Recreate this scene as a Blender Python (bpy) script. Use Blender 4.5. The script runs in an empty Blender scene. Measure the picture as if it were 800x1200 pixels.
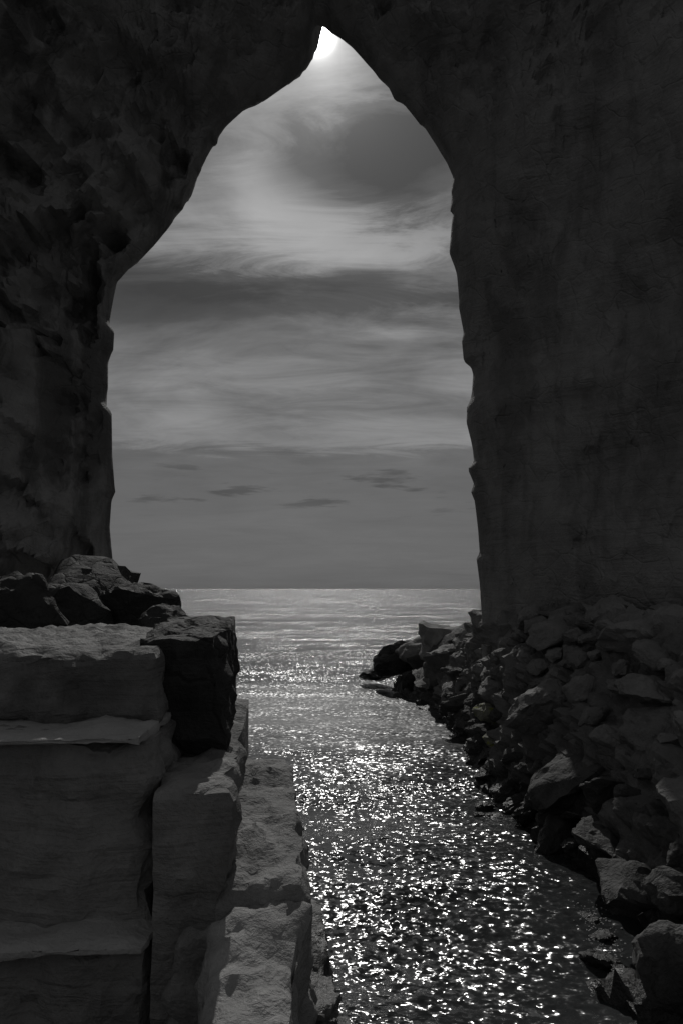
import bpy, bmesh, math, random
import numpy as np
from mathutils import Vector, noise as mnoise

# ------------------------------------------------------------------ camera, sky, sun, exposure
scene = bpy.context.scene
C = scene.collection
CAM_H = 3.5                      # eye height above the water
PITCH = math.radians(5.51)
FPX = 1200 * 28 / 36             # focal length in photo pixels
SUN_EL, SUN_AZ = math.radians(36.45), math.radians(-1.85)   # azimuth from +Y towards +X

cam = bpy.data.cameras.new('camera')
cam.sensor_fit = 'VERTICAL'; cam.sensor_height = 36; cam.lens = 28
cam.clip_start = 0.05; cam.clip_end = 90000
cam_o = bpy.data.objects.new('camera', cam); C.objects.link(cam_o)
cam_o.location = (0, 0, CAM_H)
cam_o.rotation_euler = (math.pi / 2 + PITCH, 0, 0)
scene.camera = cam_o

sun_dir = Vector((math.sin(SUN_AZ) * math.cos(SUN_EL), math.cos(SUN_AZ) * math.cos(SUN_EL), math.sin(SUN_EL)))
sl = bpy.data.lights.new('sun', 'SUN'); sl.energy = 5.0; sl.angle = math.radians(0.6); sl.color = (1, 0.985, 0.96)
so = bpy.data.objects.new('sun', sl); C.objects.link(so)
so.rotation_euler = sun_dir.to_track_quat('Z', 'Y').to_euler()
so.location = (0, 10, 40)

scene.view_settings.view_transform = 'Standard'
scene.view_settings.look = 'None'
scene.view_settings.gamma = 1
scene.view_settings.exposure = -2.0
scene.view_settings.use_curve_mapping = False
scene.cycles.use_denoising = True
scene.cycles.max_bounces = 4
scene.cycles.sample_clamp_indirect = 6

world = bpy.data.worlds.new('World'); scene.world = world; world.use_nodes = True


class NT:
    """small helper to write node trees"""
    def __init__(self, tree):
        self.t = tree; self.n = tree.nodes; self.l = tree.links

    def new(self, kind, **kw):
        nd = self.n.new(kind)
        for k, v in kw.items(): setattr(nd, k, v)
        return nd

    def put(self, sock, v):
        if v is None: return
        if isinstance(v, bpy.types.NodeSocket): self.l.new(v, sock)
        else: sock.default_value = v

    def math(self, op, a, b=None, c=None, clamp=False):
        nd = self.new('ShaderNodeMath', operation=op, use_clamp=clamp)
        self.put(nd.inputs[0], a); self.put(nd.inputs[1], b); self.put(nd.inputs[2], c)
        return nd.outputs[0]

    def vmath(self, op, a, b=None, scale=None):
        nd = self.new('ShaderNodeVectorMath', operation=op)
        self.put(nd.inputs[0], a); self.put(nd.inputs[1], b)
        if scale is not None: self.put(nd.inputs[3], scale)
        return nd.outputs[1] if op in ('DOT_PRODUCT', 'LENGTH', 'DISTANCE') else nd.outputs[0]

    def sep(self, v):
        nd = self.new('ShaderNodeSeparateXYZ'); self.put(nd.inputs[0], v); return nd.outputs

    def comb(self, x, y, z):
        nd = self.new('ShaderNodeCombineXYZ')
        self.put(nd.inputs[0], x); self.put(nd.inputs[1], y); self.put(nd.inputs[2], z)
        return nd.outputs[0]

    def noise(self, vec, scale, detail=4, rough=0.5, dist=0.0, color=False):
        nd = self.new('ShaderNodeTexNoise')
        self.put(nd.inputs['Vector'], vec); nd.inputs['Scale'].default_value = scale
        nd.inputs['Detail'].default_value = detail; nd.inputs['Roughness'].default_value = rough
        nd.inputs['Distortion'].default_value = dist
        return nd.outputs['Color' if color else 'Fac']

    def ramp(self, f, stops):
        nd = self.new('ShaderNodeValToRGB'); self.put(nd.inputs[0], f)
        e = nd.color_ramp.elements
        while len(e) < len(stops): e.new(0.5)
        for k, (p, v) in enumerate(stops):
            e[k].position = p; e[k].color = (v, v, v, 1) if not isinstance(v, tuple) else (*v, 1)
        return nd.outputs[0]

    def mrange(self, v, a, b, c, d, smooth=True):
        nd = self.new('ShaderNodeMapRange')
        if smooth: nd.interpolation_type = 'SMOOTHSTEP'
        self.put(nd.inputs[0], v)
        for k, x in zip((1, 2, 3, 4), (a, b, c, d)): nd.inputs[k].default_value = x
        return nd.outputs[0]


def make_world():
    w = NT(world.node_tree); w.n.clear()
    sky = w.new('ShaderNodeTexSky', sky_type='NISHITA', sun_disc=False)
    sky.sun_elevation = SUN_EL; sky.sun_rotation = SUN_AZ
    sky.altitude = 0; sky.air_density = 1.0; sky.dust_density = 2.0; sky.ozone_density = 1.0
    bw = w.new('ShaderNodeHueSaturation'); bw.inputs['Saturation'].default_value = 0.05
    w.put(bw.inputs['Color'], sky.outputs[0])
    d = w.vmath('NORMALIZE', w.new('ShaderNodeTexCoord').outputs['Generated'])
    x, y, z = w.sep(d)
    el = w.math('MULTIPLY', w.math('ARCSINE', z), 180 / math.pi)
    az = w.math('MULTIPLY', w.math('ARCTAN2', x, y), 180 / math.pi)
    # a sheet of high cloud: its texture lies on a plane far above, so it is drawn out near the horizon
    zz = w.math('ADD', w.math('MAXIMUM', z, 0.0), 0.13)
    pl = w.comb(w.math('DIVIDE', x, zz), w.math('DIVIDE', y, zz), 0.7)
    n1 = w.noise(w.vmath('ADD', pl, (3.1, 1.7, 0)), 1.5, 7, 0.55, 0.5)
    n2 = w.noise(w.vmath('ADD', w.vmath('MULTIPLY', pl, (0.6, 1.5, 1)), (9.3, 4.2, 0)), 3.6, 8, 0.68, 0.9)
    layer = w.math('ADD', w.math('MULTIPLY', n1, 0.62), w.math('MULTIPLY', n2, 0.38))
    # banks of cloud by height above the horizon, all the way round
    elw = w.math('ADD', el, w.math('MULTIPLY', w.math('SUBTRACT', n2, 0.5), 3.0))
    bank = w.ramp(w.math('DIVIDE', elw, 60), [(0.0, 0.465), (0.16, 0.465), (0.174, 0.57), (0.24, 0.6), (0.285, 0.52),
                                              (0.335, 0.435), (0.385, 0.47), (0.43, 0.53), (0.5, 0.47), (0.6, 0.5), (1, 0.5)])
    # cloud masses in view, with torn edges
    azw = w.math('ADD', az, w.math('MULTIPLY', w.math('SUBTRACT', n1, 0.5), 14.0))
    azn = w.math('ADD', az, w.math('MULTIPLY', w.math('SUBTRACT', n1, 0.5), 5.0))
    elv = w.math('ADD', el, w.math('MULTIPLY', w.math('SUBTRACT', n2, 0.5), 9.0))
    def blob(a0, e0, sa, se):
        u = w.math('DIVIDE', w.math('SUBTRACT', azn if sa < 2 else azw, a0), sa); v = w.math('DIVIDE', w.math('SUBTRACT', elv, e0), se)
        r = w.math('ADD', w.math('MULTIPLY', u, u), w.math('MULTIPLY', v, v))
        return w.math('EXPONENT', w.math('MULTIPLY', r, -1.0))
    tot = bank
    for a0, e0, sa, se, k in ((4.2, 29.6, 6.0, 3.8, -0.46), (-6.0, 28.6, 1.6, 4.2, 0.05), (-1.2, 32.5, 1.6, 3.0, 0.04), (4.0, 24.3, 8.0, 2.0, 0.2), (-4, 25.5, 4, 1.8, 0.06),
                              (-12.0, 20.3, 8.5, 2.0, -0.16), (-12, 25, 4, 2, 0.03), (6.5, 20.6, 4, 1.4, 0.06)):
        tot = w.math('MULTIPLY_ADD', blob(a0, e0, sa, se), k, tot)
    fade = w.mrange(el, 6, 19, 0.1, 1.0)
    # thin dark streaks low down
    lows = w.mrange(w.noise(w.comb(w.math('MULTIPLY', az, 0.16), w.math('MULTIPLY', el, 1.2), 2.0), 1.0, 4, 0.6), 0.54, 0.66, 0, -0.07)
    lows = w.math('MULTIPLY', lows, w.math('MULTIPLY', w.mrange(el, 4.5, 6.5, 0, 1), w.mrange(el, 8, 9.5, 1, 0)))
    tot = w.math('ADD', tot, lows)
    dens = w.math('MULTIPLY_ADD', w.math('MULTIPLY', w.math('SUBTRACT', layer, 0.5), fade), 1.15, tot)
    cf = w.ramp(dens, [(0.2, 0.3), (0.38, 0.5), (0.5, 0.98), (0.62, 1.6), (0.78, 2.2)])
    # a flatter base than the clear Nishita sky: thin cloud evens it out
    even = w.new('ShaderNodeMix', data_type='RGBA'); even.inputs[0].default_value = 0.78
    w.put(even.inputs[6], bw.outputs[0]); even.inputs[7].default_value = (5.0, 5.02, 5.1, 1)
    lit = w.vmath('SCALE', even.outputs[2], scale=cf)
    # forward scatter of the sun in the thin cloud
    ang = w.math('MULTIPLY', w.math('ARCCOSINE', w.math('MINIMUM', w.vmath('DOT_PRODUCT', d, tuple(sun_dir)), 1.0)), 180 / math.pi)
    a1 = w.math('MULTIPLY', w.math('EXPONENT', w.math('MULTIPLY', ang, -1 / 1.7)), 48.0)
    a2 = w.math('MULTIPLY', w.math('EXPONENT', w.math('MULTIPLY', w.math('POWER', w.math('DIVIDE', ang, 0.62), 2), -1)), 900.0)
    a3 = w.math('MULTIPLY', w.math('EXPONENT', w.math('MULTIPLY', ang, -1 / 9.0)), 1.6)
    glow = w.math('ADD', w.math('ADD', a1, a2), a3)
    gl = w.vmath('SCALE', (1.0, 0.995, 0.985), scale=glow)
    tot_c = w.vmath('ADD', lit, gl)
    bg = w.new('ShaderNodeBackground'); bg.inputs[1].default_value = 0.09
    w.put(bg.inputs[0], tot_c)
    out = w.new('ShaderNodeOutputWorld'); w.l.new(bg.outputs[0], out.inputs[0])
make_world()

# ------------------------------------------------------------------ helpers
R_UP = (math.cos(PITCH), math.sin(PITCH))


def at(px, py, y):
    """the point at distance y (metres along +Y) in the direction of photo pixel (px, py)"""
    u, v = (px - 400) / FPX, (600 - py) / FPX
    fy = math.cos(PITCH) - v * math.sin(PITCH); fz = math.sin(PITCH) + v * math.cos(PITCH)
    t = y / fy
    return (u * t, y, CAM_H + fz * t)


_rng = np.random.RandomState(11)
_perm = _rng.permutation(256); _perm = np.concatenate([_perm, _perm, _perm])
_grad = _rng.normal(size=(256, 3)); _grad /= np.linalg.norm(_grad, axis=1)[:, None]


def perlin(p):
    p = np.asarray(p, float); i = np.floor(p).astype(int); f = p - i
    u = f * f * f * (f * (f * 6 - 15) + 10)
    i &= 255
    def g(a, b, c):
        h = _perm[_perm[_perm[(i[..., 0] + a) & 255] + ((i[..., 1] + b) & 255)] + ((i[..., 2] + c) & 255)]
        gr = _grad[h]
        return gr[..., 0] * (f[..., 0] - a) + gr[..., 1] * (f[..., 1] - b) + gr[..., 2] * (f[..., 2] - c)
    def lp(a, b, t): return a + (b - a) * t
    x00 = lp(g(0, 0, 0), g(1, 0, 0), u[..., 0]); x10 = lp(g(0, 1, 0), g(1, 1, 0), u[..., 0])
    x01 = lp(g(0, 0, 1), g(1, 0, 1), u[..., 0]); x11 = lp(g(0, 1, 1), g(1, 1, 1), u[..., 0])
    return lp(lp(x00, x10, u[..., 1]), lp(x01, x11, u[..., 1]), u[..., 2]) * 1.6


def fbm(p, oct=4, gain=0.5, lac=2.03, ridge=False):
    p = np.asarray(p, float); a = 1.0; s = 0
    for k in range(oct):
        n = perlin(p + 17.3 * k)
        s = s + a * ((0.5 - np.abs(n)) * 2 if ridge else n)
        p = p * lac; a *= gain
    return s


def sstep(x, a, b):
    t = np.clip((np.asarray(x, float) - a) / (b - a), 0, 1); return t * t * (3 - 2 * t)


def mesh_obj(name, verts, faces, mat, parent=None, smooth=None):
    me = bpy.data.meshes.new(name)
    me.from_pydata([tuple(map(float, v)) for v in verts], [], faces)
    me.update()
    if smooth is not None:
        me.polygons.foreach_set('use_smooth', [True] * len(me.polygons))
        if smooth < 170: me.set_sharp_from_angle(angle=math.radians(smooth))
    me.materials.append(mat)
    o = bpy.data.objects.new(name, me); C.objects.link(o)
    if parent: o.parent = parent
    return o


def empty(name, loc=(0, 0, 0)):
    o = bpy.data.objects.new(name, None); C.objects.link(o); o.location = loc
    return o


def tag(o, label=None, cat=None, group=None, kind=None):
    for k, v in (('label', label), ('category', cat), ('group', group), ('kind', kind)):
        if v: o[k] = v
    return o


# ------------------------------------------------------------------ materials
def rock_material(name, dark, light, bump=0.5, rough=0.78, strata=0.0, algae=False, cracks=0.25, streak=0.0):
    m = bpy.data.materials.new(name); m.use_nodes = True
    t = NT(m.node_tree); bs = t.n['Principled BSDF']
    geo = t.new('ShaderNodeNewGeometry'); pos = geo.outputs['Position']
    oi = t.new('ShaderNodeObjectInfo')
    big = t.noise(pos, 0.45, 3, 0.6, 0.6)
    med = t.noise(pos, 3.3, 5, 0.66, 0.3)
    fine = t.noise(pos, 22, 4, 0.7)
    f = t.math('ADD', t.math('MULTIPLY', big, 0.42), t.math('ADD', t.math('MULTIPLY', med, 0.38), t.math('MULTIPLY', fine, 0.2)))
    f = t.math('MULTIPLY_ADD', t.math('SUBTRACT', oi.outputs['Random'], 0.5), 0.12, f)
    col = t.ramp(f, [(0.32, dark), (0.5, tuple((a + b) / 2 for a, b in zip(dark, light))), (0.68, light)])
    if algae:
        am = t.mrange(t.noise(pos, 5.0, 5, 0.6), 0.5, 0.6, 0, 0.85)
        mx = t.new('ShaderNodeMix', data_type='RGBA'); t.put(mx.inputs[0], am); t.put(mx.inputs[6], col)
        mx.inputs[7].default_value = (0.3, 0.33, 0.02, 1); col = mx.outputs[2]
    if streak:      # dark streaks running down the face
        sn = t.noise(t.vmath('MULTIPLY', pos, (0.9, 0.9, 0.22)), 1.0, 5, 0.62, 0.4)
        sm = t.mrange(sn, 0.46, 0.6, 0.0, streak)
        mx = t.new('ShaderNodeMix', data_type='RGBA', blend_type='MULTIPLY'); t.put(mx.inputs[0], sm); t.put(mx.inputs[6], col)
        mx.inputs[7].default_value = (0.12, 0.12, 0.12, 1); col = mx.outputs[2]
    # a wet, darker tide band just above the water
    zz = t.math('MULTIPLY_ADD', t.math('SUBTRACT', med, 0.5), 0.5, t.sep(pos)[2])
    wet = t.mrange(zz, 0.2, 0.65, 1.0, 0.0)
    wc = t.new('ShaderNodeMix', data_type='RGBA', blend_type='MULTIPLY'); t.put(wc.inputs[0], wet)
    t.put(wc.inputs[6], col); wc.inputs[7].default_value = (0.3, 0.3, 0.3, 1)
    t.put(bs.inputs['Base Color'], wc.outputs[2])
    t.put(bs.inputs['Roughness'], t.math('MULTIPLY_ADD', wet, -0.42, t.math('MULTIPLY_ADD', fine, 0.2, rough - 0.1)))
    bs.inputs['Specular IOR Level'].default_value = 0.35
    vor = t.new('ShaderNodeTexVoronoi', feature='DISTANCE_TO_EDGE'); vor.inputs['Scale'].default_value = 1.7
    t.put(vor.inputs['Vector'], t.vmath('ADD', pos, t.vmath('SCALE', t.noise(pos, 1.3, 2, color=True), scale=0.7)))
    crack = t.mrange(vor.outputs[0], 0.0, 0.05, -1.0, 0.0)
    h = t.math('MULTIPLY_ADD', crack, cracks, t.math('ADD', t.math('MULTIPLY', med, 1.0), t.math('MULTIPLY', fine, 0.32)))
    if strata:
        sv = t.vmath('MULTIPLY', t.vmath('ADD', pos, t.vmath('SCALE', t.noise(pos, 0.5, 3, color=True), scale=0.5)), (0.25, 0.25, 5.0))
        h = t.math('MULTIPLY_ADD', t.noise(sv, 1.6, 4, 0.6), strata, h)
    bp = t.new('ShaderNodeBump'); bp.inputs['Strength'].default_value = bump; bp.inputs['Distance'].default_value = 0.13
    t.put(bp.inputs['Height'], h); t.l.new(bp.outputs[0], bs.inputs['Normal'])
    return m


M_ARCH = rock_material('cave_rock', (0.2, 0.198, 0.196), (0.38, 0.377, 0.372), 0.75, strata=0.7, cracks=0.16, streak=0.35)
M_ARCH_L = rock_material('dark_streaked_cave_rock', (0.19, 0.188, 0.186), (0.38, 0.377, 0.372), 0.6, strata=0.5, cracks=0.15, streak=0.6)
M_BLOCK = rock_material('quarried_rock', (0.12, 0.119, 0.118), (0.34, 0.337, 0.332), 0.6, strata=0.9, cracks=0.05, streak=0.4)
M_BOULD = rock_material('boulder_rock', (0.13, 0.129, 0.127), (0.36, 0.357, 0.352), 0.8, cracks=0.1, streak=0.3)
M_ALGAE = rock_material('algae_rock', (0.16, 0.162, 0.13), (0.36, 0.36, 0.3), 0.7, algae=True)
M_BED = rock_material('seabed_rock', (0.05, 0.05, 0.05), (0.1, 0.1, 0.1), 0.5)


def sea_material():
    m = bpy.data.materials.new('sea_water'); m.use_nodes = True
    t = NT(m.node_tree); bs = t.n['Principled BSDF']
    bs.inputs['Base Color'].default_value = (0.045, 0.047, 0.048, 1)
    bs.inputs['IOR'].default_value = 1.333
    geo = t.new('ShaderNodeNewGeometry'); pos = geo.outputs['Position']
    x, y, z = t.sep(pos)
    # ripples: slopes read straight from noise, so they stay as steep far off as near by
    st = t.vmath('MULTIPLY', pos, (0.95, 1.0, 1.0))
    r1 = t.vmath('SUBTRACT', t.noise(st, 10.0, 2, 0.5, 0.25, color=True), (0.5, 0.5, 0.5))
    r2 = t.vmath('SUBTRACT', t.noise(t.vmath('MULTIPLY', pos, (0.45, 1, 1)), 0.9, 3, 0.55, color=True), (0.5, 0.5, 0.5))
    r3 = t.vmath('SUBTRACT', t.noise(t.vmath('MULTIPLY', pos, (0.8, 1, 1)), 21.0, 2, 0.5, color=True), (0.5, 0.5, 0.5))
    # wind patches and the sheltered water in the lee of the rock spit
    patch = t.noise(t.vmath('MULTIPLY', pos, (0.03, 0.11, 1)), 1.0, 4, 0.6, 0.5)
    amp = t.math('MULTIPLY', t.mrange(patch, 0.32, 0.68, 0.7, 1.3), t.mrange(y, 26, 50, 1.0, 1.4))
    r4 = t.vmath('SCALE', t.vmath('SUBTRACT', t.noise(t.vmath('MULTIPLY', pos, (0.3, 1, 1)), 0.22, 3, 0.6, color=True), (0.5, 0.5, 0.5)), scale=t.mrange(y, 20, 80, 0.0, 0.9))
    amp = t.math('MULTIPLY', amp, t.mrange(t.noise(t.vmath('MULTIPLY', pos, (0.6, 1, 1)), 0.9, 3, 0.6), 0.33, 0.67, 0.68, 1.28))
    yy = t.math('MULTIPLY_ADD', t.math('SUBTRACT', t.noise(pos, 0.5, 3), 0.5), 7.0, y)
    lee = t.math('MULTIPLY', t.mrange(yy, 14.0, 22.0, 0, 1), t.mrange(yy, 26.0, 33.0, 1, 0))
    shel = t.math('MULTIPLY', t.mrange(t.math('MULTIPLY_ADD', t.math('SUBTRACT', t.noise(pos, 0.9, 3), 0.5), 1.6, x), 1.0, 2.3, 0, 1), t.mrange(y, 13, 17, 1, 0))   # slack water along the bank
    amp = t.math('MULTIPLY', amp, t.math('MULTIPLY_ADD', shel, -0.25, 1.0))
    amp = t.math('MULTIPLY', amp, t.math('MULTIPLY_ADD', lee, -0.5, 1.0))
    s = t.vmath('ADD', t.vmath('SCALE', r1, scale=1.5), t.vmath('ADD', t.vmath('SCALE', r2, scale=0.6), t.vmath('SCALE', r3, scale=0.7)))
    s = t.vmath('ADD', s, r4)
    s = t.vmath('SCALE', t.vmath('MULTIPLY', s, (1, 1, 0)), scale=amp)
    n = t.vmath('NORMALIZE', t.vmath('ADD', geo.outputs['Normal'], s))
    t.put(bs.inputs['Normal'], n)
    t.put(bs.inputs['Roughness'], t.math('MULTIPLY_ADD', lee, 0.17, 0.17))
    return m


M_SEA = sea_material()


def foam_material():
    m = bpy.data.materials.new('foam'); m.use_nodes = True
    t = NT(m.node_tree); bs = t.n['Principled BSDF']
    bs.inputs['Base Color'].default_value = (0.72, 0.72, 0.72, 1); bs.inputs['Roughness'].default_value = 0.7
    geo = t.new('ShaderNodeNewGeometry')
    bp = t.new('ShaderNodeBump'); bp.inputs['Strength'].default_value = 0.6; bp.inputs['Distance'].default_value = 0.02
    t.put(bp.inputs['Height'], t.noise(geo.outputs['Position'], 60, 4)); t.l.new(bp.outputs[0], bs.inputs['Normal'])
    return m


M_FOAM = foam_material()

# ------------------------------------------------------------------ the sea
def axis(lo, hi, step, far_lo, far_hi, grow=1.16):
    a = list(np.arange(lo, hi + 1e-6, step)); s = step
    while a[-1] < far_hi: s *= grow; a.append(a[-1] + s)
    s = step; b = []
    c = lo
    while c > far_lo: s *= grow; c -= s; b.append(c)
    return np.array(b[::-1] + a)


def sea_z(X, Y):
    r = np.hypot(X, Y)
    fall = 1 / (1 + (r / 260) ** 2)
    rng = random.Random(4); Z = np.zeros_like(X)
    for k in range(14):
        wl = rng.uniform(1.1, 6.5); th = math.radians(rng.uniform(-42, 42) + 90); kk = 2 * math.pi / wl
        a = 0.0055 * wl ** 0.75
        vis = 1 / (1 + (r / (wl * 30)) ** 4)
        Z += a * vis * np.sin(kk * (X * math.cos(th) + Y * math.sin(th)) + rng.uniform(0, 6.3))
    P = np.stack([X * 1.1, Y * 1.5, np.zeros_like(X)], -1)
    Z += 0.028 * fbm(P, 3) / (1 + (r / 30) ** 4)
    lee = sstep(Y, 17, 20) * (1 - sstep(Y, 27, 32))
    return Z * fall * (1 - 0.5 * lee)


def grid_faces(nx, ny):
    idx = np.arange(nx * ny).reshape(ny, nx)
    return np.stack([idx[:-1, :-1], idx[:-1, 1:], idx[1:, 1:], idx[1:, :-1]], -1).reshape(-1, 4).tolist()


def build_sea():
    xs = axis(-6, 8, 0.11, -60000, 60000, 1.2); ys = axis(2.5, 34, 0.11, -40, 70000, 1.16)
    X, Y = np.meshgrid(xs, ys)
    V = np.stack([X, Y, sea_z(X, Y)], -1).reshape(-1, 3)
    tag(mesh_obj('sea', V, grid_faces(len(xs), len(ys)), M_SEA, smooth=180), kind='structure')
build_sea()

# ------------------------------------------------------------------ the rock arch
D_ARCH = 18.0
CONTOUR = [(124, 1000), (127, 760), (129, 640), (131, 575), (130, 520), (128, 455), (130, 400), (132, 360), (134, 328), (150, 311), (165, 300), (180, 285),
           (203, 258), (226, 227), (233, 205), (241, 186), (255, 163), (264, 149), (285, 130), (310, 117), (330, 102), (346, 91),
           (356, 82), (363, 70), (366, 56), (365, 42), (370, 29), (380, 31), (388, 38), (400, 45), (412, 54), (425, 67), (437, 82), (448, 99), (460, 113),
           (474, 124), (486, 138), (497, 151), (508, 168), (519, 188), (529, 208), (530, 235), (528, 262), (529, 300), (533, 325), (538, 352),
           (541, 400), (545, 420), (552, 438), (554, 462), (547, 478), (550, 520), (554, 560), (559, 620), (562, 690), (565, 760), (568, 1000)]


HOLLOWS = []
for hpx, hpy, wpx, wpy, dep in ((55, 330, 75, 85, 1.5), (118, 460, 22, 80, 0.8), (205, 185, 30, 40, 0.7), (10, 460, 30, 70, 1.2), (80, 95, 28, 20, 0.5), (20, 105, 22, 16, 0.5),
                                (30, 220, 40, 30, 0.8), (795, 240, 40, 60, 0.5), (760, 60, 60, 40, 0.4), (690, 30, 30, 18, 0.3),
                                (100, 680, 60, 60, 1.0), (160, 240, 25, 35, 0.5)):
    a_, b_ = at(hpx, hpy, 16.8), at(hpx + wpx, hpy - wpy, 16.8)
    HOLLOWS.append((a_[0], a_[2], b_[0] - a_[0], b_[2] - a_[2], dep))


def build_arch():
    pts = np.array([at(px, py, D_ARCH) for px, py in CONTOUR])[:, [0, 2]]
    seg = np.r_[0, np.cumsum(np.hypot(*np.diff(pts, axis=0).T))]
    N = 520
    u = np.linspace(0, seg[-1], N)
    cx = np.interp(u, seg, pts[:, 0]); cz = np.interp(u, seg, pts[:, 1])
    rj = random.Random(8); kn = [0.0]
    while kn[-1] < seg[-1]: kn.append(kn[-1] + rj.choice((0.1, 0.16, 0.25, 0.45, 0.8)) * rj.uniform(0.7, 1.3))
    jag = np.interp(u, kn, [rj.gauss(0, 1) for _ in kn])
    c = np.array([-1.0, at(0, 470, D_ARCH)[2]])
    dx, dz = cx - c[0], cz - c[1]; rr = np.hypot(dx, dz)
    near_sun = sstep(np.hypot(cx - at(372, 40, D_ARCH)[0], cz - at(372, 40, D_ARCH)[2]), 0.3, 1.6)
    jag = jag * np.where(cx > 0, 0.045, 0.065) * near_sun
    # ring profile: (scale about the centre, depth y, noise amplitude)
    prof = []
    for s, y in ((2.2, 25.5), (1.95, 24.8), (1.7, 24.0), (1.55, 23.2), (1.42, 22.2), (1.3, 21.2), (1.2, 20.2), (1.11, 19.3), (1.045, 18.55), (1.012, 18.18)):
        prof.append((s, y, 0.35 if s > 1.15 else 0.12))
    prof.append((1.0, 18.0, 0.0))
    k = 1.0
    while k < 2.0:
        k += 0.0065 + 0.011 * (k - 1)
        d = k - 1
        prof.append((k, 18.0 - 0.55 * min(1, d / 0.02) ** 0.5 * 0.5 - 4.2 * d - 1.6 * min(d, 0.25), 1.0))
    for k2 in (2.15, 2.3): prof.append((k2, 13.2 + (k2 - 2.0) * 6, 1.0))
    rings = []
    for s, y, a in prof:
        jf = math.exp(-abs(s - 1) / 0.03)
        X = c[0] + dx * s + jag * jf * dx / rr; Z = c[1] + dz * s + jag * jf * dz / rr
        Y = np.full(N, y)
        P = np.stack([X, Y, Z], -1)
        if a > 0:
            grow = sstep(abs(s - 1), 0.0, 0.12)
            big = fbm(P * 0.28 + 5.1, 3, 0.5) * 1.25
            mid = fbm(P * np.array([0.9, 0.9, 1.35]), 4, 0.55) * 0.42
            rid = fbm(P * np.array([0.6, 0.6, 0.75]) + 31, 4, 0.55, ridge=True) * 0.22
            # layers in the rock: overhanging bands on the left wall
            lay = perlin(np.stack([P[:, 0] * 0.15, P[:, 1] * 0.15, P[:, 2] * 0.9 + 0.35 * perlin(P * 0.4)], -1))
            lay = np.tanh(lay * 4) * 0.3
            calm = 1 - 0.72 * sstep(X, 0.5, 3) * (1 - sstep(Z, 12, 17))        # the right wall is smoother
            dis = (big * 0.8 * (0.4 + 0.6 * calm) + (mid + rid + lay) * calm) * a * grow
            small = fbm(P * 3.1, 3, 0.6) * 0.07 * a * sstep(abs(s - 1), 0.0, 0.03)
            hol = 0
            for hx, hz, wx, wz, dep in HOLLOWS:
                w = 0.55 * fbm(P * 0.9 + 9, 3)
                q = np.sqrt(((X - hx) / wx) ** 2 + ((Z - hz) / wz) ** 2) + w
                hol = hol + dep * (1 - sstep(q, 0.55, 1.05))
            if y < 18: dis = dis - hol * sstep(s - 1, 0.02, 0.09)
            out = np.abs(dis) * 0.12
            P[:, 1] -= dis + small * 1.2
            P[:, 0] += dx / rr * (small + out * (1 if y < 18 else 1)); P[:, 2] += dz / rr * (small + out)
        rings.append(P)
    V = np.concatenate(rings); M = len(prof)
    idx = np.arange(M * N).reshape(M, N)
    F = np.stack([idx[:-1, :-1], idx[:-1, 1:], idx[1:, 1:], idx[1:, :-1]], -1).reshape(-1, 4)
    # outer hull that closes the mass behind the visible face
    o = idx[0]; e = idx[-1]
    H = np.stack([o[:-1], e[:-1], e[1:], o[1:]], -1)
    F = np.concatenate([F, H])
    root = empty('rock_arch', (0, D_ARCH, 0))
    tag(root, 'towering dark natural rock arch with pointed top framing the open sea', 'rock arch')
    cen = V[F].mean(1)
    sp_z = at(0, 300, D_ARCH)[2]
    tang = np.arctan2(cen[:, 2] - c[1], cen[:, 0] - c[0])
    wob = 0.12 * perlin(cen * 0.5)
    part = np.where(tang + wob > math.radians(118), 0, np.where((tang + wob > math.radians(28)), 1, 2))
    part = np.where(tang < math.radians(-90), 0, part)
    for p, nm in ((0, 'pillar'), (1, 'arch_crown'), (2, 'pillar')):
        f = F[part == p]; used = np.unique(f); mp = np.full(len(V), -1); mp[used] = np.arange(len(used))
        ob = mesh_obj(nm, V[used] - np.array([0, D_ARCH, 0]), mp[f].tolist(), M_ARCH_L if p == 0 else M_ARCH, root, smooth=32)
        if p != 1: ob['label'] = 'dark streaked pillar of the arch' if p == 0 else 'smoother pillar of the arch'
build_arch()

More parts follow.
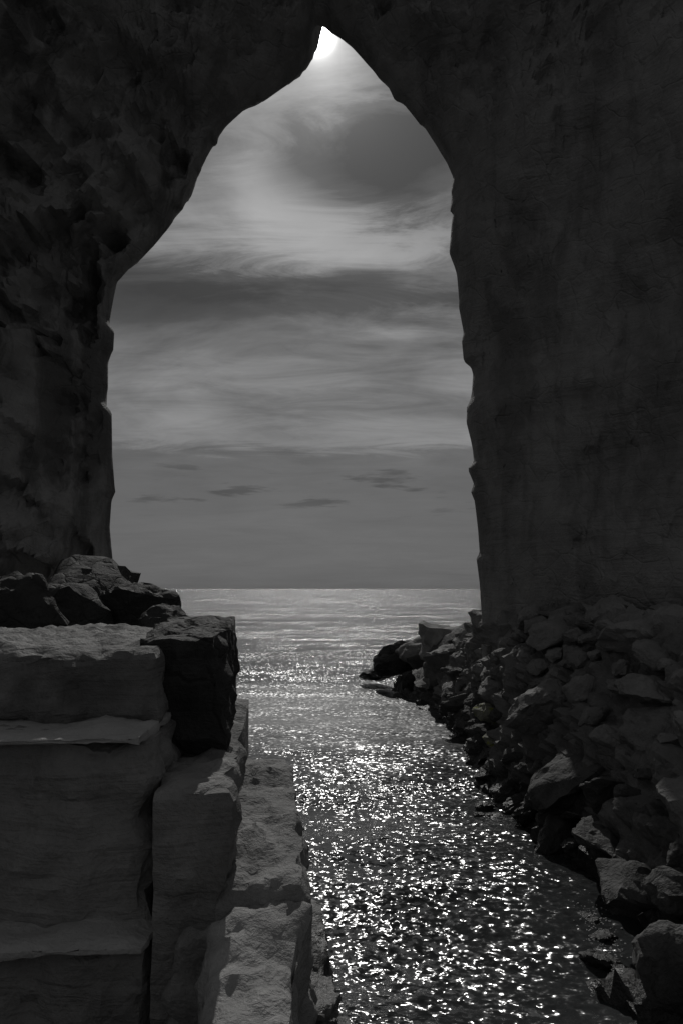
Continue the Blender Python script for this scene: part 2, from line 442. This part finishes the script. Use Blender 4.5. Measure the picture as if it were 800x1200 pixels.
# ------------------------------------------------------------------ rock prototypes
def slab_mesh(name, corners, z0, z1, seed, res=0.09, rough=0.05, mat=None, parent=None, taper=0.0, lean=0.0, chipk=0.1):
    """a quarried slab: plan polygon (4 corners, anticlockwise), uneven faces, chipped edges"""
    P = [np.array(p, float) for p in corners]
    cx = sum(P) / 4
    eu = max(np.linalg.norm(P[1] - P[0]), np.linalg.norm(P[2] - P[3])); ev = max(np.linalg.norm(P[3] - P[0]), np.linalg.norm(P[2] - P[1]))
    nu, nv, nw = max(3, int(eu / res)), max(3, int(ev / res)), max(3, int((z1 - z0) / res))
    ids = {}; V = []; F = []
    def vid(i, j, k):
        key = (i, j, k)
        if key not in ids:
            a, b, w = i / nu, j / nv, k / nw
            # round the ends of the parameter so the edges are bevelled
            q = (P[0] * (1 - a) + P[1] * a) * (1 - b) + (P[3] * (1 - a) + P[2] * a) * b
            ids[key] = len(V); V.append((q[0], q[1], z0 + (z1 - z0) * w))
        return ids[key]
    for i in range(nu):
        for j in range(nv):
            F.append((vid(i, j, nw), vid(i + 1, j, nw), vid(i + 1, j + 1, nw), vid(i, j + 1, nw)))
            F.append((vid(i, j, 0), vid(i, j + 1, 0), vid(i + 1, j + 1, 0), vid(i + 1, j, 0)))
    for k in range(nw):
        for i in range(nu):
            F.append((vid(i, 0, k), vid(i + 1, 0, k), vid(i + 1, 0, k + 1), vid(i, 0, k + 1)))
            F.append((vid(i, nv, k), vid(i, nv, k + 1), vid(i + 1, nv, k + 1), vid(i + 1, nv, k)))
        for j in range(nv):
            F.append((vid(0, j, k), vid(0, j, k + 1), vid(0, j + 1, k + 1), vid(0, j + 1, k)))
            F.append((vid(nu, j, k), vid(nu, j + 1, k), vid(nu, j + 1, k + 1), vid(nu, j, k + 1)))
    V = np.array(V)
    cen = np.array([cx[0], cx[1], (z0 + z1) / 2])
    half = np.array([eu / 2, ev / 2, (z1 - z0) / 2])
    # how many faces a vertex is near: erode edges and corners
    ed = []
    for (i, j, k) in ids:
        di = min(i, nu - i) * eu / nu; dj = min(j, nv - j) * ev / nv; dk = min(k, nw - k) * (z1 - z0) / nw
        ed.append(sorted((di, dj, dk))[1])
    ed = np.array(ed)
    off = seed * 7.13
    d = V - cen; dn = d / half; dirn = np.sign(d) * np.abs(dn) ** 6; dirn /= np.linalg.norm(dirn, axis=1)[:, None] + 1e-9
    er = np.exp(-ed / 0.07)
    chip = np.clip(fbm(V * 2.3 + off, 3) + 0.35, 0, 1.3)
    lay = np.tanh(3 * perlin(np.stack([V[:, 0] * 0.4 + off, V[:, 1] * 0.4, V[:, 2] * 5.0 + 0.8 * perlin(V * 0.7 + off)], -1)))
    side = 1 - np.abs(dirn[:, 2])
    n = fbm(V * 1.6 + off, 4, 0.55) * rough * 1.5 + fbm(V * 6 + off, 3, 0.65) * rough * 0.7 + lay * side * rough * 0.5
    V = V + dirn * (n - er * (0.02 + chipk * chip))[:, None]
    V[:, 2] += (V[:, 1] - cx[1]) * taper
    V[:, 1] += (z1 - V[:, 2]) * lean
    loc = np.array([cx[0], cx[1], z0])
    o = mesh_obj(name, V - loc, F, mat, smooth=35)
    o.location = loc
    if parent:
        o.parent = parent; o.location = loc - np.array(parent.location)
    return o


def X(px, y): return (px - 400) / FPX * y / (math.cos(PITCH) + 0.12 * math.sin(PITCH))


# the stepped, quarried block on the left of the channel
st = empty('stepped_rock', (-2.4, 6.6, -0.6))
tag(st, 'stepped block of layered quarried rock rising beside the narrow water channel', 'rock')
M_LEDGE = rock_material('pale_ledge_rock', (0.2, 0.199, 0.197), (0.45, 0.447, 0.442), 0.6, strata=0.4, cracks=0.06, streak=0.25)
M_SHADE = rock_material('shade_black_rock', (0.02, 0.02, 0.02), (0.07, 0.07, 0.069), 0.7, strata=0.6)  # shade on backlit faces put into a near-black rock colour
slabs = [
    # plan corners (front-left, front-right, back-right, back-left), z0, z1, seed, taper, lean, chip, material
    ([(-6.2, 5.3), (-1.29, 5.52), (-1.31, 9.5), (-6.4, 9.5)], -0.7, 1.15, 1, 0.0, 0, 0.05, M_BLOCK),
    ([(-6.2, 5.5), (-1.34, 5.8), (-1.36, 9.6), (-6.4, 9.6)], 1.12, 2.44, 2, 0.0, 0, 0.05, M_BLOCK),
    ([(-6.0, 6.1), (-1.44, 6.3), (-1.62, 9.7), (-6.2, 9.7)], 2.41, 3.02, 3, 0.0, 0.1, 0.12, M_BLOCK),
    ([(-1.64, 6.55), (-0.96, 6.6), (-1.40, 10.6), (-2.3, 10.6)], 1.95, 3.12, 5, 0.0, 0.28, 0.06, M_SHADE),
    ([(-1.26, 5.5), (-0.74, 5.5), (-1.16, 10.2), (-1.8, 10.2)], -0.7, 2.14, 6, 0.0, 0.02, 0.05, M_BLOCK),
]
M_SKYLIT = rock_material('skylit_tread_rock', (0.3, 0.298, 0.295), (0.5, 0.497, 0.492), 0.5, strata=0.3, cracks=0.03)  # sky light on the treads put into a paler rock colour
slabs += [([(-4.2, 5.46), (-1.40, 5.7), (-1.42, 6.9), (-4.2, 6.9)], 2.40, 2.48, 21, 0.0, 0, 0.02, M_SKYLIT),  # thin slabs added along the treads to carry that painted brightness
          ([(-5.0, 5.2), (-1.27, 5.42), (-1.27, 6.9), (-5.0, 6.9)], 1.11, 1.2, 22, 0.0, 0, 0.02, M_SKYLIT)]
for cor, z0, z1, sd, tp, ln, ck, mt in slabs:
    o = slab_mesh('rock_slab', cor, z0, z1, sd, 0.06, 0.025 if mt is M_SKYLIT else 0.05, mat=mt, parent=st, taper=tp, lean=ln, chipk=ck)
    if mt is M_SKYLIT: o['label'] = 'thin step slab coloured pale for the sky light on it'
    if mt is M_SHADE: o['label'] = 'upright slab coloured black for its shade at the seaward corner'

# the low sunlit ledge that steps down beside it
lg = empty('rock_ledge', (-0.7, 6.5, -0.6))
tag(lg, 'low sunlit rock ledge stepping down at the foot of the stepped block', 'rock')
for cor, z0, z1, sd, tp, ck in [
    ([(-1.2, 5.55), (-0.24, 5.5), (-0.5, 8.3), (-1.25, 8.3)], -0.7, 1.68, 11, 0.09, 0.1),
    ([(-0.72, 3.9), (-0.30, 3.9), (-0.2, 5.75), (-0.9, 5.75)], -0.7, 1.33, 14, 0.11, 0.14),
    ([(-1.0, 4.0), (0.02, 4.0), (0.1, 6.4), (-1.0, 6.4)], -0.8, 0.3, 15, 0.0, 0.14),
    ([(-1.0, 6.2), (0.04, 6.2), (-0.24, 8.5), (-1.0, 8.5)], -0.8, 0.38, 16, 0.0, 0.14),
]:
    slab_mesh('rock_slab', cor, z0, z1, sd, 0.045, 0.05, mat=M_LEDGE, parent=lg, taper=tp, chipk=ck)


def boulder_mesh(name, seed, n=16, sub=3, squash=(1, 1, 0.75)):
    rng = random.Random(seed)
    bm = bmesh.new()
    for _ in range(n):
        v = Vector((rng.gauss(0, 1), rng.gauss(0, 1), rng.gauss(0, 1))).normalized() * rng.uniform(0.8, 1.05)
        bm.verts.new((v.x * squash[0], v.y * squash[1], v.z * squash[2]))
    r = bmesh.ops.convex_hull(bm, input=bm.verts)
    bmesh.ops.delete(bm, geom=[v for v in bm.verts if not v.link_faces], context='VERTS')
    bmesh.ops.triangulate(bm, faces=list(bm.faces))
    for _ in range(sub):
        long = [e for e in bm.edges if e.calc_length() > 0.14]
        if not long: break
        bmesh.ops.subdivide_edges(bm, edges=long, cuts=1)
        bmesh.ops.triangulate(bm, faces=[f for f in bm.faces if len(f.verts) > 3])
    for _ in range(1): bmesh.ops.smooth_vert(bm, verts=list(bm.verts), factor=0.4, use_axis_x=True, use_axis_y=True, use_axis_z=True)
    bm.normal_update()
    P = np.array([v.co[:] for v in bm.verts]); Nn = np.array([v.normal[:] for v in bm.verts])
    d = fbm(P * 1.5 + seed * 3.7, 4, 0.55) * 0.10 + fbm(P * 5 + seed, 3, 0.6) * 0.045 + fbm(P * 2.2 + seed, 3, ridge=True) * 0.03
    P = P + Nn * d[:, None]
    for v, p in zip(bm.verts, P): v.co = p
    me = bpy.data.meshes.new(name); bm.to_mesh(me); bm.free()
    me.polygons.foreach_set('use_smooth', [True] * len(me.polygons))
    me.set_sharp_from_angle(angle=math.radians(30))
    me.materials.append(M_BOULD)
    return me


PROTO = [boulder_mesh('boulder', 100 + k, 11 + k % 5 * 2, 3, (1, 1, (0.6, 0.75, 0.9)[k % 3])) for k in range(14)]


RECOLOURED = {}


def boulder(loc, size, label, group=None, k=0, rot=(0, 0, 0), mat=None, name='boulder', cat='boulder'):
    me = PROTO[k % len(PROTO)]
    if mat is not None:
        if (me.name, mat.name) not in RECOLOURED:
            c = me.copy(); c.materials.clear(); c.materials.append(mat); RECOLOURED[(me.name, mat.name)] = c
        me = RECOLOURED[(me.name, mat.name)]
    o = bpy.data.objects.new(name, me); C.objects.link(o)
    o.location = loc; o.scale = size if hasattr(size, '__len__') else (size,) * 3
    o.rotation_euler = rot
    return tag(o, label, cat, group)


# ------------------------------------------------------------------ the rubble bank across the channel
def shore_x(y):
    return float(np.interp(y, [0, 5, 7, 9, 11, 13, 15, 16.5, 18, 20, 23, 26, 29, 30.5, 33], [2.4, 2.7, 2.85, 2.93, 2.88, 2.85, 2.8, 2.85, 2.95, 2.95, 2.6, 2.2, 1.6, 2.2, 7]))


def bank_h(x, y):
    s = shore_x(y)
    top = float(np.interp(y, [0, 6, 12, 16, 20, 23, 26, 29, 31], [2.3, 2.5, 2.85, 2.95, 2.75, 2.3, 1.6, 0.8, 0.2]))
    d = x - s
    run = float(np.interp(y, [0, 9, 12, 15, 20, 24, 30], [2.6, 2.2, 1.6, 0.7, 0.65, 1.4, 2.4]))
    if d < 0: return max(-0.9, d * 0.7)
    return top * (1 - (1 - min(1, d / run)) ** 1.5) + 0.08 * max(0, d - run)


def bank_profile(y, n=None):
    """points up the bank at y, evenly spaced along its slope: (x, z)"""
    s0 = shore_x(y)
    d = np.r_[np.linspace(-1.2, 3.2, 240), 7.5]
    z = np.array([bank_h(s0 + q, y) for q in d])
    L = np.r_[0, np.cumsum(np.hypot(np.diff(d), np.diff(z)))]
    return s0 + d, z, L


def build_bank():
    ys = np.arange(1.5, 34.01, 0.1); n = 100
    rows = []
    for y in ys:
        x, z, L = bank_profile(y)
        u = np.r_[np.linspace(0, L[-2], n), L[-1]]
        rows.append(np.stack([np.interp(u, L, x), np.full(n + 1, y), np.interp(u, L, z) - 0.12], -1))
    G = np.array(rows)
    N = np.cross(np.gradient(G, axis=1), np.gradient(G, axis=0)); N /= np.linalg.norm(N, axis=2)[..., None]
    N = N * np.sign(N[..., 2:3] + 1e-6)
    V = G.reshape(-1, 3); N = N.reshape(-1, 3)
    cell = np.round(fbm(V * 1.0 + 3, 2) * 4) / 4
    dis = 0.22 * fbm(V * 0.9, 3, 0.5) + 0.16 * fbm(V * 2.1 + 7, 4, 0.6, ridge=True) - 0.12 + 0.22 * cell + 0.05 * fbm(V * 5, 3, 0.6)
    V = V + N * dis[:, None]
    tag(mesh_obj('rock_bank', V, grid_faces(n + 1, len(ys)), M_BOULD, smooth=28), kind='structure')
build_bank()

rng = random.Random(21)
GB = 'boulders heaped on the bank below the smooth cave wall'
placed = []


def try_place(x, y, r, gap, z=0.0):
    for (a, b, e, c) in placed:
        if (a - x) ** 2 + (b - y) ** 2 + (e - z) ** 2 < ((c + r) * gap) ** 2: return False
    placed.append((x, y, z, r)); return True


# rock in the splash zone carries a dark crust
M_SPLASH = rock_material('splash_zone_rock', (0.055, 0.055, 0.054), (0.17, 0.169, 0.167), 0.8, cracks=0.1, streak=0.3)


def where(x, y, d):
    up = 'at the waterline' if bank_h(x, y) < 0.8 else 'halfway up the bank' if bank_h(x, y) < 2.1 else 'high on the bank against the cave wall'
    along = 'opposite the sunlit ledge' if y < 8.5 else 'opposite the stepped block' if y < 13 else 'near the arch foot' if y < 18 else 'where the spit begins'
    return up, along


for size, rmin, rmax, tries, gap in (('large', 0.5, 0.75, 60, 0.95), ('knee high', 0.3, 0.46, 700, 0.78), ('small', 0.16, 0.27, 2600, 0.74)):
    for _ in range(tries):
        y = 4.0 + 17.5 * rng.random() ** 1.15
        px_, pz_, L_ = bank_profile(y)
        u = rng.uniform(np.interp(-0.05, px_ - shore_x(y), L_), L_[-2]); r = rng.uniform(rmin, rmax)
        x, z = float(np.interp(u, L_, px_)), float(np.interp(u, L_, pz_)); d = x - shore_x(y)
        if z < r * 0.2 or x / y > 0.54: continue
        if not try_place(x, y, r, gap, z): continue
        up, along = where(x, y, d)
        boulder((x, y, z), (r * rng.uniform(0.9, 1.5), r * rng.uniform(0.8, 1.2), r * rng.uniform(0.55, 0.95)),
                '%s angular boulder %s, %s' % (size, up, along), '%s boulders %s, %s' % (size, up, along), rng.randrange(14),
                (rng.uniform(-0.5, 0.5), rng.uniform(-0.5, 0.5), rng.uniform(0, 6.28)), M_SPLASH if z < 1.3 else None)

# the spit that runs out to sea beyond the arch
SPIT = [(440, 792, 29.6, 0.62, 'low pointed rock at the seaward tip of the boulder spit'),
        (470, 772, 28.8, 1.05, 'hump of dark rock just behind the seaward tip of the spit'),
        (500, 768, 27.6, 1.0, None), (523, 757, 26.5, 1.3, None), (552, 752, 25.2, 1.45, 'tall dark boulder of the spit standing against the arch foot'),
        (503, 800, 25.2, 0.9, None), (535, 785, 24, 1.25, None), (565, 770, 23.2, 1.4, None), (545, 818, 21.6, 0.85, None), (575, 805, 21, 1.1, None), (600, 780, 20.4, 1.4, None),
        (480, 797, 27.0, 0.75, None), (610, 765, 22, 1.6, None)]
for k, (px, py, y, r, lab) in enumerate(SPIT):
    p = at(px, py, y)
    boulder(p, (r * 1.15, r, r * 0.85), lab or 'dark boulder in the low spit running seaward past the arch', None if lab else 'boulders of the seaward spit', 3 + k * 5,
            (rng.uniform(-0.2, 0.2), rng.uniform(-0.2, 0.2), rng.uniform(0, 6.28)), M_SHADE if k in (0, 1, 4, 11) else None)  # a few take the near-black colour that paints in their shade

# two boulders with an olive film of algae at the waterline by the arch foot
for px, py, y, r, lab in ((572, 836, 15.7, 0.34, 'larger of two boulders with an olive algae film on the bank'),
                          (581, 868, 14.9, 0.27, 'smaller of two boulders with an olive algae film on the bank')):
    boulder(at(px, py, y), (r, r, r * 0.9), lab, None, 4, (0.1, 0.2, 1.0 + r), M_ALGAE)

# low wet stones breaking the shallows
for _ in range(70):
    y = rng.uniform(6.0, 14); x = shore_x(y) - abs(rng.gauss(0, 0.3)); r = rng.uniform(0.1, 0.24)
    if not try_place(x, y, r, 0.75): continue
    boulder((x, y, -r * 0.25 - 0.02), (r * 1.2, r, r * 0.7), 'low wet stone breaking the glittering shallows beside the bank', 'wet stones in the shallows', rng.randrange(14),
            (rng.uniform(-0.2, 0.2), rng.uniform(-0.2, 0.2), rng.uniform(0, 6.28)), M_SPLASH)

# rocks at the foot of the left pillar, behind the stepped block
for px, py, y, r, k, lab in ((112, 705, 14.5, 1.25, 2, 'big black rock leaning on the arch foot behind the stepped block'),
                          (160, 722, 13.6, 0.75, 5, 'squat black rock between the arch foot and the shade-blackened slab'),
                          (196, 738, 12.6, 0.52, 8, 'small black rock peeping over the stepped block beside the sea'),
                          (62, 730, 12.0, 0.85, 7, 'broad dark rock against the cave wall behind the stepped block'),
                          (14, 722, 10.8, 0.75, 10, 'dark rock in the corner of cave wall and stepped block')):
    boulder(at(px, py, y), (r, r, r * 1.05), lab, None, k, (0.1, -0.15, 0.8 * k), M_SHADE)  # shade behind the block painted in as near-black colour
# their footing
def build_footing():
    xs = np.arange(-12, -1.2, 0.2); ys = np.arange(9.0, 19.5, 0.2)
    V = np.array([(x, y, 2.35 - 2.9 * sstep(x, -4.6 + 0.12 * (y - 9), -2.0) - 1.6 * sstep(y, 15, 18.5)) for y in ys for x in xs])
    V[:, 2] += 0.3 * fbm(V * 0.8, 4, 0.55)
    nx, ny = len(xs), len(ys); idx = np.arange(nx * ny).reshape(ny, nx)
    F = np.stack([idx[:-1, :-1], idx[:-1, 1:], idx[1:, 1:], idx[1:, :-1]], -1).reshape(-1, 4)
    tag(mesh_obj('cave_floor', V, F.tolist(), M_ARCH, smooth=30), kind='structure')
build_footing()

# foam where the swell breaks along the bank and round the spit
def build_foam():
    V, F = [], []
    r2 = random.Random(5)
    def fleck(x, y, r):
        z = float(sea_z(np.array([x]), np.array([y]))[0]) + 0.004
        b = len(V); n = 7
        for k in range(n):
            a = 2 * math.pi * k / n; q = r * r2.uniform(0.6, 1.25)
            V.append((x + q * 1.5 * math.cos(a), y + q * math.sin(a), z - 0.02))
        for k in range(n):
            a = 2 * math.pi * k / n; q = r * 0.6
            V.append((x + q * 1.4 * math.cos(a), y + q * math.sin(a), z + r * 0.16))
        V.append((x, y, z + r * 0.2))
        for k in range(n):
            m = (k + 1) % n
            F.append((b + k, b + m, b + n + m, b + n + k)); F.append((b + n + k, b + n + m, b + 2 * n))
    def line(pts, n, spread, rlo, rhi):
        p = np.array(pts, float); L = np.r_[0, np.cumsum(np.hypot(*np.diff(p, axis=0).T))]
        for _ in range(n):
            u = r2.uniform(0, L[-1])
            if perlin(np.array([[u * 1.1, 4.4, n * 0.1]]))[0] < -0.12: continue
            fleck(np.interp(u, L, p[:, 0]) + r2.gauss(0, spread), np.interp(u, L, p[:, 1]) + r2.gauss(0, spread), r2.uniform(rlo, rhi))
    line([(shore_x(y) - 0.12, y) for y in np.arange(9, 17.5, 0.3)], 1500, 0.05, 0.005, 0.014)
    line([(2.25, 26.3), (2.7, 23.8), (3.0, 21.9), (3.2, 20.6)], 1100, 0.07, 0.01, 0.03)
    line([(0.14, 4.8), (0.14, 6.4), (-0.12, 8.4), (-0.5, 9.0)], 500, 0.05, 0.004, 0.011)
    line([(1.0, 29.3), (1.6, 27.9), (2.2, 26.4)], 300, 0.07, 0.01, 0.025)
    line([(shore_x(y) - 0.25, y) for y in np.arange(5.5, 9.2, 0.3)], 700, 0.1, 0.004, 0.011)
    tag(mesh_obj('sea_foam', V, F, M_FOAM, smooth=180), 'thin white foam along the bank and round the rock spit', 'foam', kind='stuff')
build_foam()

# the rock shelf the photographer stands on
def build_shelf():
    xs = np.arange(-9, 9.01, 0.3); ys = np.arange(-24, 2.41, 0.3)
    V = np.array([(x, y, 1.85 + 0.06 * max(0, -y - 3) - 3.2 * sstep(y, 1.5, 2.4)) for y in ys for x in xs])
    V[:, 2] += 0.14 * fbm(V * 0.7, 4, 0.55)
    nx, ny = len(xs), len(ys); idx = np.arange(nx * ny).reshape(ny, nx)
    F = np.stack([idx[:-1, :-1], idx[:-1, 1:], idx[1:, 1:], idx[1:, :-1]], -1).reshape(-1, 4)
    tag(mesh_obj('rock_shelf', V, F.tolist(), M_BLOCK, smooth=30), kind='structure')
build_shelf()

# seabed
sb = mesh_obj('seabed', [(-60, -40, -2.2), (60, -40, -2.2), (60, 80, -2.2), (-60, 80, -2.2)], [(0, 1, 2, 3)], M_BED)
tag(sb, kind='structure')
